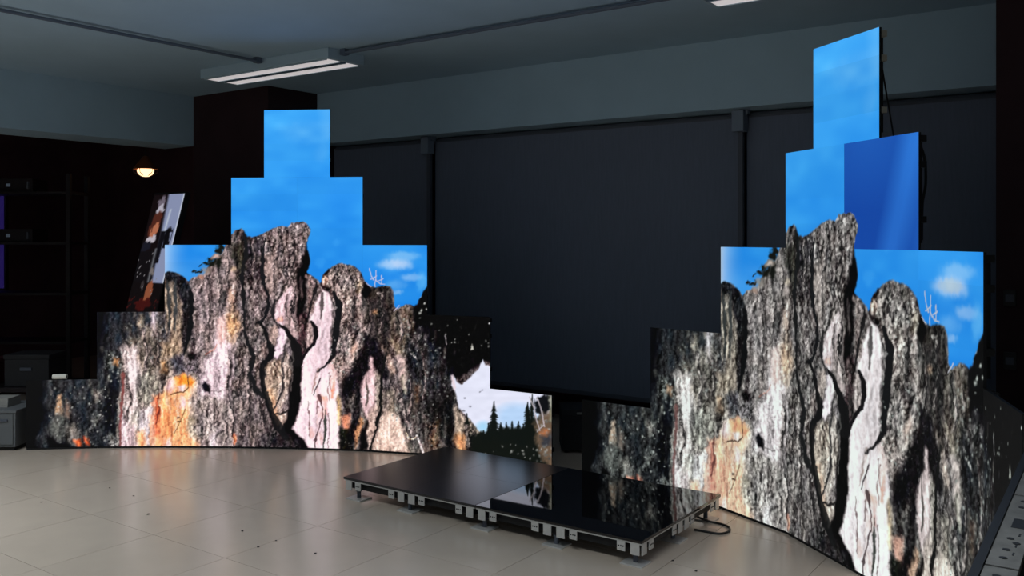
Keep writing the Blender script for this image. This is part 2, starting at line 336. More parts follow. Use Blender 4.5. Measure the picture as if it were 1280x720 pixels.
# orange face
P([(190, 562), (189, 530), (190, 505), (194, 494), (203, 489), (207, 480), (214, 473), (226, 469), (236, 468), (246, 477), (243, 492), (238, 506), (236, 520), (240, 541), (250, 552), (251, 562)], (250, 186, 136), 3, 1.5, 1, .32, .5)
P([(206, 488), (208, 478), (214, 473), (218, 478), (214, 488)], (248, 202, 210), 4, .8, .9, .2)
P([(219, 472), (230, 467), (244, 476), (240, 484), (228, 480), (222, 482)], (248, 146, 62), 3, .8, 1, .3)
P([(222, 484), (232, 480), (230, 490), (224, 490)], (226, 206, 208), 2, .6, .9, .2)
P([(226, 497), (232, 500), (230, 512), (225, 508)], (248, 212, 222), 3, .8, .9, .2)
P([(191, 500), (198, 494), (201, 515), (199, 545), (191, 546)], (196, 92, 64), 4, 1, .85, .5, .6)
P([(200, 515), (216, 512), (216, 548), (203, 556)], (250, 154, 98), 8, 1.5, .75, .35, .5)
P([(200, 492), (206, 488), (214, 494), (214, 512), (203, 514)], (252, 190, 130), 5, 1.2, .8, .3, .4)
P([(216, 520), (234, 514), (236, 545), (220, 556)], (252, 196, 140), 7, 1.5, .8, .35, .5)
P([(190, 505), (194, 500), (194, 560), (189, 560)], (244, 190, 160), 2, .8, .8, .3)
P([(239, 482), (246, 476), (247, 500), (243, 530), (244, 550), (236, 545), (234, 520)], (252, 220, 186), 3, .8, .9, .2, .3)
P([(236, 522), (248, 520), (247, 546), (240, 545)], (170, 160, 110), 4, .8, .85, .6, .5)
P([(205, 548), (214, 548), (212, 562), (205, 562)], (236, 214, 216), 3, .8, .7, .2)
K([(213, 493), (222, 491), (229, 491), (235, 484), (235, 470)], 1.2, (90, 62, 40), .8, .5, .9)
K([(198, 492), (199, 510), (196, 530)], 1.6, (110, 44, 36), 1, .6, .8)
B(222, 522, 1.6, 2.2, (48, 34, 26)); B(224, 528, 3, 1.2, (60, 42, 30)); K([(218, 542), (226, 526), (231, 512)], 1, (120, 84, 54), .8, .5, .8)
P([(238, 464), (248, 470), (252, 486), (246, 504), (242, 490), (244, 478)], (166, 154, 134), 4, 1.4, .8, .8)
P([(203, 470), (214, 462), (222, 467), (212, 474), (206, 486), (198, 490)], (140, 132, 116), 4, 1.4, .85, .9)
for pts in ([(206, 500), (208, 530), (205, 556)], [(214, 498), (217, 520), (214, 552)], [(226, 514), (228, 536), (224, 556)], [(233, 520), (232, 552)]): K(pts, 1.6, (226, 138, 92), 1.6, 1.2, .6)
for pts in ([(210, 494), (212, 516)], [(219, 500), (222, 516), (219, 540)], [(201, 500), (203, 520)]): K(pts, 1.8, (254, 220, 186), 1.8, 1.2, .6)
# dark knot above the orange face
P([(233, 446), (240, 440), (248, 444), (251, 456), (247, 466), (236, 466), (232, 456)], (96, 90, 94), 2, .8, 1, 1.3)
P([(214, 448), (230, 444), (233, 462), (218, 466)], (74, 76, 86), 3, .9, .9, 1.2)
P([(234, 446), (240, 440), (246, 442), (245, 450), (238, 449)], (18, 16, 16), 1.5, .6)
# pale lavender face
P([(249, 500), (250, 478), (256, 455), (264, 440), (270, 420), (276, 398), (284, 410), (290, 430), (291, 470), (288, 500), (276, 505), (262, 498)], (228, 206, 214), 5, 1.4, 1, .45, .5)
P([(240, 498), (262, 496), (288, 500), (290, 562), (248, 562), (240, 530)], (160, 150, 142), 5, 1, 1, .9, .55)
P([(262, 505), (272, 502), (274, 530), (266, 530)], (196, 182, 176), 5, 1, .8, .6, .5)
P([(262, 545), (274, 540), (272, 562), (262, 562)], (206, 196, 200), 4, 1, .8, .6, .5)
P([(256, 410), (266, 426), (264, 440), (254, 446)], (158, 140, 132), 4, 1, .8, .8)
P([(253, 482), (258, 477), (263, 482), (262, 491), (256, 491)], (22, 26, 34), 1.5, .6, 1, .8)
K([(262, 489), (276, 489)], 1, (120, 104, 104), .8, .6, .7)
K([(256, 443), (266, 438), (272, 432)], 1.2, (196, 120, 96), 1, .6, .8)
P([(248, 440), (256, 452), (254, 470), (250, 462)], (150, 134, 130), 3, .8, .8, .8)
# orange vein
P([(284, 335), (294, 332), (297, 352), (292, 372), (298, 400), (298, 424), (290, 432), (280, 425), (284, 395), (286, 362)], (168, 148, 132), 4, 1.2, .7, .8, .5)
P([(286, 362), (294, 366), (296, 388), (288, 392)], (216, 168, 132), 5, 1.4, .6, .6)
P([(284, 398), (294, 392), (299, 404), (297, 420), (288, 426), (282, 415)], (228, 174, 122), 5, 1.4, .75, .5)
P([(273, 400), (280, 395), (282, 420), (278, 434), (272, 425)], (246, 190, 176), 3, .8, .95, .25)
B(291, 336, 5, 3.5, (196, 172, 140), .6, .6, 1, .3); B(291, 345, 4, 4, (206, 178, 168), .6, .6, 1, .3)
K([(291, 355), (291, 368)], 2.2, (230, 200, 190), 1.2, .5, .9)
P([(292, 305), (302, 302), (304, 322), (296, 332), (290, 322)], (54, 58, 46), 3, .8, .9, .8)
P([(296, 322), (305, 312), (308, 335), (300, 352)], (68, 66, 50), 4, .9, .85, .9, .5)
P([(275, 365), (282, 362), (282, 378), (275, 378)], (66, 68, 66), 2, .8, .8, .8)
# cracks of the middle columns
K([(306, 290), (309, 312), (305, 330), (303, 352), (305, 385), (304, 402), (310, 430), (316, 445), (312, 468), (320, 486), (330, 496)], [3, 5, 4, 5, 3, 3, 4, 5, 5, 6, 6], (26, 26, 28))
K([(331, 300), (329, 322), (326, 345), (329, 356)], [2, 4, 5, 3], (26, 26, 30))
K([(328, 346), (334, 368), (335, 384), (330, 398), (324, 404)], [3, 3.5, 4, 4, 5], (22, 22, 26))
K([(312, 362), (308, 380), (310, 400)], 2, (60, 56, 56), 1, .8, .8)
K([(318, 372), (322, 392), (326, 398)], 5, (168, 150, 148), 3, .9, .6)
K([(326, 404), (331, 410), (334, 422), (338, 432), (341, 437), (338, 446), (330, 452), (327, 463), (329, 480), (335, 504), (342, 522), (349, 536), (356, 546)], [5, 4, 4, 7, 8, 7, 5, 6, 7, 8, 9, 9, 8], (18, 18, 20), .8, .7)
K([(345, 374), (340, 386), (341, 396), (345, 406), (349, 408)], [2, 3, 3, 2, 2], (40, 38, 40))
K([(360, 350), (352, 366), (346, 376)], [1.5, 2, 2], (54, 48, 46))
# pink slabs and the tan blocks between the cracks
P([(336, 408), (346, 406), (349, 418), (345, 432), (340, 436), (336, 425)], (160, 138, 126), 2, .8, 1, .7)
P([(327, 428), (332, 424), (337, 438), (332, 448), (324, 446)], (140, 124, 116), 2, .8, 1, .9)
P([(330, 456), (345, 448), (353, 452), (352, 478), (348, 495), (342, 512), (334, 495), (330, 475)], (176, 154, 130), 2, .8, 1, .8, .3)
P([(342, 392), (347, 378), (356, 366), (364, 358), (369, 366), (363, 382), (357, 396), (355, 406), (348, 406)], (224, 194, 200), 1.5, .6, 1, .35, .4)
P([(356, 396), (362, 380), (370, 370), (372, 390), (374, 415), (368, 424), (360, 412), (356, 404)], (176, 150, 146), 2, .6, 1, .6, .8)
P([(349, 407), (355, 408), (360, 416), (356, 430), (351, 442), (345, 450), (341, 444), (347, 430), (349, 418)], (230, 206, 220), 1.5, .6, 1, .25, .2)
B(349, 399, 4, 3, (226, 160, 134), .6, .8, .9)
P([(353, 448), (358, 438), (364, 450), (366, 470), (361, 486), (356, 500), (350, 520), (342, 515), (350, 490)], (158, 142, 128), 2, .8, 1, .8, .5)
P([(332, 490), (340, 485), (346, 512), (350, 528), (346, 533), (340, 520)], (222, 176, 138), 2, .7, .9, .4)
K([(358, 430), (352, 456), (354, 472)], [2, 3, 2], (60, 56, 56), .8, .7, .9)
K([(352, 470), (354, 488), (346, 502), (342, 512)], [2, 2.5, 2, 1], (46, 42, 42), .8, .7, .9)
P([(348, 518), (360, 514), (356, 530), (350, 536)], (206, 182, 160), 2, .6, 1, .6)
K([(343, 517), (352, 518), (360, 514)], 2, (40, 34, 34), .8, .5)
# further ridges between the main cracks
for pts, w in (([(286, 436), (288, 460), (285, 480), (287, 505)], 2), ([(287, 505), (291, 520), (290, 540), (291, 556)], 3), ([(309, 470), (312, 490), (311, 510), (315, 535), (318, 558)], 2.4), ([(298, 522), (302, 535), (306, 545)], 2),
    ([(300, 440), (303, 462), (300, 486), (304, 510)], 1.6), ([(322, 500), (328, 516), (331, 540)], 2), ([(278, 520), (283, 535), (281, 556)], 1.6), ([(268, 500), (271, 516), (268, 530)], 1.4), ([(262, 360), (264, 392), (260, 425)], 1.2),
    ([(274, 340), (276, 370), (272, 398)], 1.6), ([(283, 312), (286, 335), (282, 362)], 2), ([(318, 300), (320, 322), (316, 346)], 2.2), ([(350, 300), (346, 318), (340, 334)], 1.6), ([(356, 330), (352, 345), (358, 352)], 1.4), ([(366, 300), (368, 325), (362, 345)], 1.4),
    ([(344, 330), (342, 350), (344, 368)], 1.4), ([(370, 352), (366, 372), (367, 392), (370, 412)], 2), ([(362, 366), (358, 384), (362, 404)], 1.4), ([(376, 410), (379, 428), (374, 444)], 2), ([(420, 350), (426, 362)], 1.4), ([(440, 352), (446, 372), (440, 396)], 1.6), ([(430, 380), (434, 410), (428, 436)], 1.4),
    ([(462, 372), (466, 396), (462, 416)], 2), ([(478, 366), (482, 392), (476, 416)], 1.6), ([(500, 392), (504, 414), (498, 430)], 1.6), ([(512, 394), (512, 416)], 1.4), ([(488, 462), (494, 486), (492, 508)], 1.8), ([(512, 466), (516, 492), (510, 520), (516, 545)], 1.8), ([(528, 440), (534, 470), (530, 500)], 1.6), ([(498, 486), (504, 510), (512, 530)], 1.6),
    ([(196, 414), (200, 436), (196, 456)], 1.6), ([(180, 412), (184, 440), (182, 466)], 1.6), ([(188, 430), (192, 452)], 1.4), ([(160, 470), (162, 500), (158, 530)], 1.2), ([(180, 500), (182, 530)], 1.2)): ridge(pts, w, (168, 152, 144))
B(293, 548, 3, 7, (236, 120, 76), .7, .8, .95, .3)
# the black central cleft
P([(385, 296), (386, 316), (388.5, 326), (387, 340), (383, 350), (382, 378), (378, 396), (372, 402), (370, 386), (373, 362), (370, 346), (376, 330), (381, 314)], (20, 18, 19), 1.5, .6, 1, .4)
P([(376, 346), (379, 352), (377, 376), (375, 366)], (140, 124, 118), 1.5, .6, .7, .8)
P([(372, 396), (382, 388), (386, 402), (384, 436), (377, 448), (372, 430)], (72, 56, 54), 2, .8, 1, 1.3, .5)
K([(349, 405), (358, 412), (366, 424), (371, 436), (372, 452)], [2, 4, 7, 12, 14], (20, 18, 20), .8, .5, 1, .4)
P([(363, 446), (376, 446), (378, 464), (377, 500), (375, 514), (367, 531), (366, 537), (373, 545), (381, 550), (387, 562), (338, 562), (346, 546), (352, 534), (359, 518), (362, 500), (361, 480), (365, 462)], (19, 18, 19), 1.5, .6, 1, .5)
P([(336, 532), (350, 540), (362, 546), (372, 552), (376, 562), (318, 562), (322, 545)], (58, 56, 56), 4, .9, .75, 1.5)
K([(366, 440), (365, 470), (364, 490)], 1.6, (112, 104, 100), 1, .8, .7)
K([(386, 345), (390, 355), (388, 372), (386, 392)], [6, 8, 7, 5], (164, 138, 130), 2, .8, .9, .9)
K([(394, 352), (393, 368), (388, 380), (386, 398)], [1.5, 3, 3, 2], (30, 26, 28))
P([(386, 404), (392, 402), (393, 432), (385, 437), (382, 430)], (196, 168, 160), 2, .6, .9, .5, .8)
# the large white slab
P([(398, 368), (404, 361), (411, 364), (415, 380), (415, 402), (413, 424), (411, 446), (417, 456), (424, 480), (421, 500), (423, 530), (424, 563), (387, 563), (381, 551), (373, 545), (366, 536), (373, 514), (377, 498), (378, 464), (377, 452), (380, 444), (386, 437), (393, 430), (392, 404), (388, 400), (392, 388)], (240, 216, 224), 1.5, .5, 1, .16, .2)
K([(402, 366), (402, 382), (401, 398)], [3, 4, 1.5], (84, 76, 76), 1.5, .5, .9)
K([(386, 366), (392, 378), (390, 392)], [2, 4, 3], (150, 128, 122), 2, .7, .8)
K([(390, 402), (394, 408), (395, 420), (393, 430), (386, 437), (380, 445), (377, 452)], [3, 4.5, 4.5, 4, 3, 3, 3], (20, 16, 20), .8, .4)
K([(417, 366), (424, 380), (422, 402), (419, 424), (416, 442), (411, 453), (402, 461), (396, 466)], [4, 8, 7, 6.5, 6, 3, 1.6, 1], (22, 22, 25), 1, .5)
K([(398, 462), (394, 474), (391, 486), (388, 492)], [3, 3, 2, 1], (150, 118, 104), 1.2, .6, .8)
K([(400, 473), (395, 484), (392, 494)], [1.5, 1.8, 1], (66, 52, 58), .8, .5)
K([(399, 494), (402, 506), (403, 522), (398, 536), (394, 548), (393, 560)], [3, 1.2, 1.2, 1.2, 2.2, 1.2], (84, 60, 64), .8, .6)
K([(406, 512), (406, 535), (404, 562)], [1.5, 3, 2], (62, 66, 60), 1, .6)
K([(411, 466), (413, 480), (416, 488)], 1.2, (130, 104, 104), .8, .6, .8)
K([(420, 470), (417, 486), (416, 496)], [2, 3, 4], (226, 138, 104), 2, .7, .8)
B(403, 497, 4.5, 4, (238, 142, 110), .8, 1, .85); K([(405, 504), (407, 516)], 4, (240, 160, 150), 2.5, .7, .8)
P([(412, 500), (420, 502), (421, 560), (410, 560)], (244, 226, 240), 3, .6, .9, .1)
K([(396, 468), (398, 520), (396, 560)], 2, (214, 178, 170), 2, .6, .7)
P([(411, 455), (417, 452), (424, 472), (418, 480)], (236, 190, 180), 3, .7, .9, .3)
for dx_, col_ in ((3, (250, 236, 248)), (8, (206, 180, 186)), (13, (248, 232, 246)), (18, (212, 186, 194))):
    K([(394 + dx_ * .8, 384), (396 + dx_ * .8, 420), (388 + dx_, 446), (382 + dx_, 470), (380 + dx_, 500), (378 + dx_, 530), (386 + dx_, 556)], 1.6, col_, 2, 1.0, .55)
for dx_ in (0, 5, 10): K([(348 + dx_, 398), (351 + dx_, 382), (357 + dx_, 366)], 1.2, (160, 130, 134), 1.2, .8, .6)
for pts in ([(384, 500), (388, 520), (386, 545)], [(414, 470), (410, 486), (413, 500)], [(398, 500), (396, 516)], [(410, 516), (412, 540), (410, 560)]): K(pts, 1.2, (130, 96, 98), .8, .8, .8)
for x_, y_ in ((402, 515), (408, 500), (416, 476), (399, 548), (412, 490), (389, 540)): B(x_, y_, 3, 6, (242, 166, 140), .9, 1.5, .5)
# dome's foot and the dark diagonal
P([(424, 452), (440, 440), (448, 446), (440, 468), (430, 482), (424, 470)], (150, 132, 122), 4, 1, .8, 1.1)
P([(437, 440), (444, 428), (446, 436), (440, 448)], (206, 164, 142), 3, .7, .9, .4)
P([(456, 416), (468, 424), (480, 446), (486, 470), (478, 478), (470, 464), (456, 470), (452, 500), (448, 530), (440, 563), (426, 563), (432, 540), (430, 505), (424, 492), (434, 470), (446, 452), (452, 434)], (30, 30, 33), 3, .9, 1, 1.0, .2)
P([(430, 500), (445, 490), (446, 520), (436, 532)], (96, 92, 84), 4, 1, .7, 1.2, .4)
P([(421, 492), (426, 500), (426, 530), (422, 530)], (224, 186, 130), 2, .6, .9, .3)
P([(428, 520), (437, 517), (436, 536), (430, 536)], (226, 150, 116), 3, .8, .9, .5)
P([(424, 535), (436, 536), (440, 563), (424, 563)], (26, 28, 20), 3, .8, 1, 1.2)
P([(462, 447), (466, 447), (468, 466), (470, 496), (466, 520), (460, 528), (454, 514), (451, 488), (455, 470), (462, 462)], (228, 190, 190), 1.8, .6, 1, .3, .4)
K([(458, 468), (460, 490), (458, 508)], [1, 3, 1.5], (96, 86, 80), 1.2, .6)
P([(459, 520), (470, 505), (475, 520), (468, 540), (463, 558), (460, 540)], (206, 178, 158), 2, .7, .95, .5)
P([(450, 520), (453, 524), (448, 550), (444, 562), (442, 545)], (216, 160, 116), 2, .6, .95, .6)
P([(451, 538), (458, 534), (461, 562), (450, 562)], (24, 22, 22), 2, .6, 1, .6)
P([(470, 468), (478, 466), (478, 512), (470, 515)], (120, 114, 100), 3, .9, .9, .9, .5)
P([(476, 520), (482, 508), (492, 515), (502, 530), (508, 548), (512, 567), (464, 564), (470, 545)], (224, 194, 170), 4, .9, 1, .45, .35)
K([(482, 440), (478, 470), (476, 508), (470, 536), (464, 563)], [3, 4, 3, 2.5, 2.5], (18, 18, 18), .8, .7)
P([(478, 435), (484, 440), (492, 452), (495, 466), (488, 466), (482, 450)], (176, 150, 130), 3, .8, .9, .7)
P([(483, 420), (492, 426), (502, 436), (506, 420), (510, 430), (505, 446), (496, 444), (490, 434)], (142, 130, 104), 3, .9, .8, .8)
P([(497, 445), (505, 448), (508, 466), (508, 488), (503, 486), (500, 466)], (206, 178, 166), 3, .7, .95, .4)
K([(504, 470), (507, 492)], 4, (146, 146, 124), 2.5, .7, .8)
P([(478, 490), (494, 484), (498, 512), (486, 516)], (128, 120, 100), 5, 1, .8, .9, .5)
P([(514, 420), (526, 412), (536, 416), (530, 434), (518, 434)], (124, 116, 110), 6, 1.2, .75, 1.4)
K([(510, 436), (522, 450)], 1.6, (168, 166, 160), 1, .7, .8); K([(556, 420), (558, 430)], 1.5, (150, 150, 150), 1, .4, .9)
P([(517, 480), (526, 480), (524, 500), (518, 502)], (118, 94, 70), 4, .9, .8, .6, .8)
P([(536, 505), (566, 490), (568, 560), (540, 545)], (30, 32, 28), 6, 1, .85, .9, .3)
P([(535, 530), (548, 528), (548, 560), (538, 562)], (110, 84, 62), 4, 1, .7, 1.3)
K([(507, 541), (510, 547), (516, 549), (520, 546)], 1.6, (236, 214, 170), .8, .4); K([(513, 530), (515, 544)], 4, (190, 180, 170), 2, .8, .8)
K([(521, 545), (526, 555), (529, 567)], 2, (226, 206, 200), .8, .4)
# shadow under the dome's left rim and beside it
P([(399, 352), (404, 344), (410, 336), (414, 333), (410, 342), (403, 352)], (28, 24, 22), 1, .5)
P([(399, 352), (412, 360), (415, 368), (404, 362)], (24, 20, 22), 1.5, .5)
B(406, 350, 3, 3, (216, 164, 140), .8, .8, .8)
P([(455, 352), (462, 357), (466, 364), (458, 372), (453, 366)], (16, 14, 14), 1.5, .6, 1, .4)
B(449, 357, 4, 7, (176, 158, 122), .8, .8, .8)
B(468, 391, 3.5, 3.5, (206, 160, 118), .7, .6, .9); B(474, 366, 2.6, 1.4, (226, 214, 200), .5, .3)
# foot of the far cliff
P([(567, 506), (574, 512), (581, 524), (580, 562), (570, 562), (568, 535)], (184, 170, 144), 2, .6, 1, .5, .7)
P([(570, 544), (580, 542), (580, 572), (570, 572)], (226, 160, 108), 3, .8, .85, .4)
P([(583, 522), (596, 532), (604, 545), (600, 580), (582, 575)], (120, 112, 92), 3, .8, .9, 1.1, .4)
P([(586, 545), (600, 545), (606, 580), (586, 580)], (52, 58, 54), 5, 1, .85, 1.2)
pt = np.clip(vnoise(9, 18, 81) + .7 * vnoise(4, 9, 82) - .45, 0, 1) * np.clip((158 - GX) / 10, 0, 1) * np.clip((GX - 50) / 30, 0, 1)
pt2 = np.clip(vnoise(6, 22, 83) + .6 * vnoise(3, 10, 84) - .35, 0, 1) * np.clip((GX - 480) / 30, 0, 1) * np.clip((612 - GX) / 30, 0, 1) * np.clip((GY - 395) / 30, 0, 1)
pt3 = np.clip(vnoise(5, 20, 85) + .5 * vnoise(2.5, 9, 86) - .3, 0, 1) * np.clip((GX - 150) / 10, 0, 1) * np.clip((212 - GX) / 10, 0, 1) * np.clip((470 - GY) / 20, 0, 1)
for q, cc, aa in ((pt, (120, 126, 112), .75), (pt2, (112, 112, 98), .55), (pt3, (158, 142, 118), .8)):
    q = (q * aa)[..., None]; C = C * (1 - q) + np.array(cc, np.float32) * q
# ---- stone texture over everything painted so far
HT = vnoise(10, 34, 61) * .9 + vnoise(4.5, 12, 62) * .7 + vnoise(2.2, 4, 63) * .6 + vnoise(1.2, 1.8, 64) * .45
HT = HT[_oy, _ox]; EMB = np.zeros_like(HT); EMB[2:, 3:-3] = (HT[2:, 6:] - HT[:-2, :-6]); EMB = np.clip(EMB * 1.1, -1.2, 1.2)
g = 1 + T * (.46 * FINE + .24 * MED + .30 * EMB) + V * .42 * STRI + .10 * BIG + .05 * np.minimum(EMB, 0)
for cx, cy, sd, wd in ((11, 60, 71, .055), (8, 38, 72, .06), (6, 26, 73, .05)):
    nz = (vnoise(cx, cy, sd) + .22 * vnoise(2.5, 5, sd + 10))[_oy, _ox]
    g = g * (1 - .6 * np.clip(1.2 - np.abs(nz) / wd, 0, 1) * np.clip(T * 1.3 - .35, 0, 1) * np.clip(vnoise(18, 24, sd + 20) * 2.5 + .1, 0, 1))
C *= np.clip(g, .10, 1.9)[..., None]
C += (T * 6)[..., None] * (TINT[..., None] * np.array([.8, 0, -.6]) + TINT2[..., None] * np.array([.5, -.2, .3])).astype(np.float32)
C = 86 + (C - 92) * 1.24; C[..., 0] += 3; C[..., 1] -= 2; C[..., 2] = C[..., 2] * 1.015 + 2; C = np.clip(C, 6, 250)
mxc = C.max(-1); sat_ = (mxc - C.min(-1)) / (mxc + 1); ds_ = (np.clip((.42 - sat_) / .2, 0, 1) * .38)[..., None]
lm_ = (C @ np.array([.3, .55, .15], np.float32))[..., None] * np.array([1.10, .975, .955], np.float32); C = (C * (1 - ds_) + lm_ * ds_).astype(np.float32)
sp = np.maximum(vnoise(1.25, 1.35, 21)[_oy, _ox] - .60, 0) / .40 * np.clip(T - .35, 0, 1.2)
C += (sp * 112)[..., None] * np.array([1, .95, .93], np.float32)
dk = np.maximum(-vnoise(1.5, 1.8, 22)[_oy, _ox] - .50, 0) / .5 * np.clip(T - .3, 0, 1.2)
C *= (1 - .85 * np.clip(dk, 0, 1))[..., None]
for ms_, col_, al_ in DEFER: lay(ms_, col_, al_)
DEFER = None
rs = np.random.RandomState(5)
def specks(x0, x1, y0, y1, n, lo=120, hi=225, big=1.0):
    for _ in range(n):
        v = rs.uniform(lo, hi); B(rs.uniform(x0, x1), rs.uniform(y0, y1), rs.uniform(.5, 1.2) * big, rs.uniform(.5, 1.3) * big, (v, v, v * .97), .8, .4, .9)
specks(62, 148, 482, 556, 60); specks(130, 152, 440, 480, 26); specks(150, 205, 395, 450, 30, 110, 190)
specks(500, 560, 395, 480, 55, 110, 200); specks(560, 612, 400, 445, 10); specks(490, 560, 470, 560, 60, 90, 180)
specks(518, 534, 366, 392, 8, 170, 240, 1.2); specks(410, 455, 336, 470, 40, 160, 210, .8)
P([(588, 438), (590, 430), (592, 437)], (220, 216, 205), .8, .2); B(612, 404, 1.4, 1, (230, 230, 230), .5, .2)
# ---- sky: above the skyline, plus the snowfield in the gap
sky = np.zeros((CH, CW, 3), np.float32)
t = np.clip((GY - 137) / 230, 0, 1)[..., None]
sky[:] = np.array([62, 168, 248]) * (1 - t) + np.array([30, 136, 232]) * t
n1 = vnoise(40, 22, 31) + .5 * vnoise(16, 9, 32)
sky += (n1 * 9)[..., None] * np.array([1, 1.1, .5], np.float32)
lft = (np.clip((238 - GX) / 33, 0, 1) ** 1.5)[..., None] * np.clip((GY - 290) / 12, 0, 1)[..., None]
sky = sky * (1 - .75 * lft) + np.array([206, 220, 246], np.float32) * .75 * lft
def cloud(x, y, rx, ry, a, col=(196, 216, 246)):
    global sky
    d = ((GX - x + WX * .8 + n1 * 4) / rx) ** 2 + ((GY - y + WY * .6) / ry) ** 2
    m = (np.exp(-d * d * .9) * a * np.clip(.85 + .4 * n1, 0, 1))[..., None]; sky = sky * (1 - m) + np.array(col, np.float32) * m
cloud(496, 330, 20, 7, .85, (206, 220, 246)); cloud(505, 320, 20, 6, .6, (160, 208, 248)); cloud(488, 345, 10, 20, .3, (90, 180, 250)); cloud(515, 346, 15, 5, .6); cloud(530, 352, 8, 12, .5, (120, 200, 250)); cloud(495, 355, 14, 6, .25); cloud(497, 365, 7, 3.5, .5); cloud(398, 328, 7, 6, .4, (90, 190, 255))
cloud(421, 303, 6, 5, .3, (80, 180, 255)); cloud(388, 165, 34, 14, .4, (140, 205, 250)); cloud(408, 150, 12, 26, .3, (150, 210, 252)); cloud(400, 190, 10, 12, .2, (150, 205, 250)); cloud(425, 325, 26, 14, .3, (60, 170, 250)); cloud(250, 335, 30, 14, .25, (130, 190, 248)); cloud(346, 250, 30, 16, .3, (24, 128, 226)); cloud(428, 250, 22, 22, .3, (30, 132, 238))
SKYLINE = [(190, 100), (190, 345), (206, 341), (210, 339), (220, 341), (229, 346), (236, 351), (240, 347), (247, 345), (253, 346), (257, 341), (259, 335), (264, 330), (270, 324), (277, 316), (284, 303), (288, 293), (294, 288), (302, 286), (306, 291), (309, 296), (315, 297), (322, 295), (331, 291), (341, 286), (352, 282), (360, 283.5), (365, 278), (372, 277), (380, 277), (384, 281), (387.5, 287), (387.5, 293), (384, 300), (384, 311), (386, 317), (388, 326), (386, 335), (384, 340), (390, 344), (396, 349), (399.5, 354), (402, 351), (404, 344), (410, 337), (416, 332), (424, 329.5), (433, 330), (441, 332), (449, 337), (454, 345), (457, 352), (461, 356), (465, 358), (471, 359), (478, 357), (488, 357), (491, 362), (492.5, 375), (494, 384), (497, 386), (501, 383), (506, 380.5), (512, 380), (518, 383), (521, 380), (526, 371), (532, 362), (536, 356), (560, 340), (560, 100)]
def lay_img(ms, img):
    m, sy, sx = ms; m = m[..., None]; C[sy, sx] = C[sy, sx] * (1 - m) + img[sy, sx] * m
lay_img(poly_mask(SKYLINE, .8, .35), sky)
snow = np.zeros_like(sky); snow[:] = (226, 228, 246)
d = np.clip(1.3 - ((GX - 645) / 30) ** 2 - ((GY - 522) / 20) ** 2, 0, 1)[..., None] * .8
snow = snow * (1 - d) + np.array([172, 208, 246], np.float32) * d
d = np.clip(1 - ((GX - 604) / 12) ** 2 - ((GY - 534) / 10) ** 2, 0, 1)[..., None]
snow = snow * (1 - d) + np.array([165, 215, 246], np.float32) * d + (vnoise(9, 4, 40) * 5)[..., None]
lay_img(poly_mask([(564, 482), (567, 470), (572, 479), (577, 481), (584, 476), (591, 467), (598, 461), (604, 449), (607, 457), (614, 458), (640, 476), (700, 480), (700, 548), (612, 548), (603, 542), (597, 537), (592, 530), (586, 524), (581, 517), (574, 510), (571, 500), (568, 488)], .8, .4), snow)
P([(563, 470), (566, 468), (569, 484), (567, 490)], (232, 214, 222), 1, .4)
for (x, y) in ((600, 490), (603, 488), (581, 498), (588, 508), (580, 514)): B(x, y, 1.6, .8, (96, 96, 106), .6, .4, .8)
# conifers and dead trunks under the snowfield
P([(588, 548), (598, 540), (606, 541), (616, 533), (626, 536), (640, 534), (652, 536), (664, 528), (676, 520), (700, 518), (700, 600), (588, 600)], (16, 20, 16), 2, 1.0)
def spruce(x, top, base, w, col=(14, 19, 16)):
    n = int((base - top) / 2.6) + 1
    for k in range(n):
        f = (k + .5) / n; yy = top + (base - top) * f; hw = (w * 1.35 * (f ** .8) + .8) * (.7 + .5 * rs.rand())
        P([(x, yy - 3.4), (x + hw, yy + 1.8), (x + hw * .4, yy + 1.8), (x - hw * .4, yy + 1.8), (x - hw, yy + 1.8)], col, .6, .3)
    K([(x, top - 2), (x, base)], 1.2, col, .5, .1)
for a in ((617.5, 504, 545, 6.5), (660, 505, 550, 9), (665.5, 495, 530, 2.5), (640, 529, 550, 4), (633, 530, 552, 4), (626, 530, 550, 5), (611, 531, 550, 5), (648, 529, 556, 6), (654, 532, 556, 5), (604, 540, 552, 3), (583.5, 519, 530, 2), (696, 505, 540, 6), (688, 512, 540, 4)): spruce(*a)
P([(672, 497), (680, 493), (687, 496), (686, 510), (680, 519), (672, 516), (669, 506)], (14, 16, 20), 1.5, 1.2)
P([(668, 532), (676, 520), (688, 512), (700, 512), (700, 590), (684, 585), (674, 562), (670, 548)], (116, 94, 76), 3, 1.2, .9); specks(670, 700, 520, 578, 60, 60, 190, 1.3)
P([(676, 545), (690, 543), (688, 556), (678, 556)], (44, 48, 58), 3, 1, .85)
B(681, 541, 6, 3, (200, 116, 70), .8, 1, .7); P([(685, 495), (692, 495), (692, 530), (686, 525)], (138, 138, 118), 2, .8, .8)
specks(600, 668, 556, 580, 26, 60, 170, 1.2)
for pts in ([(662, 496), (668, 509), (671, 525), (675, 538)], [(671, 497), (677, 511), (679, 522), (681, 534)], [(671, 540), (680, 531)]): K(pts, 1.3, (196, 186, 192), .7, .3, .9)
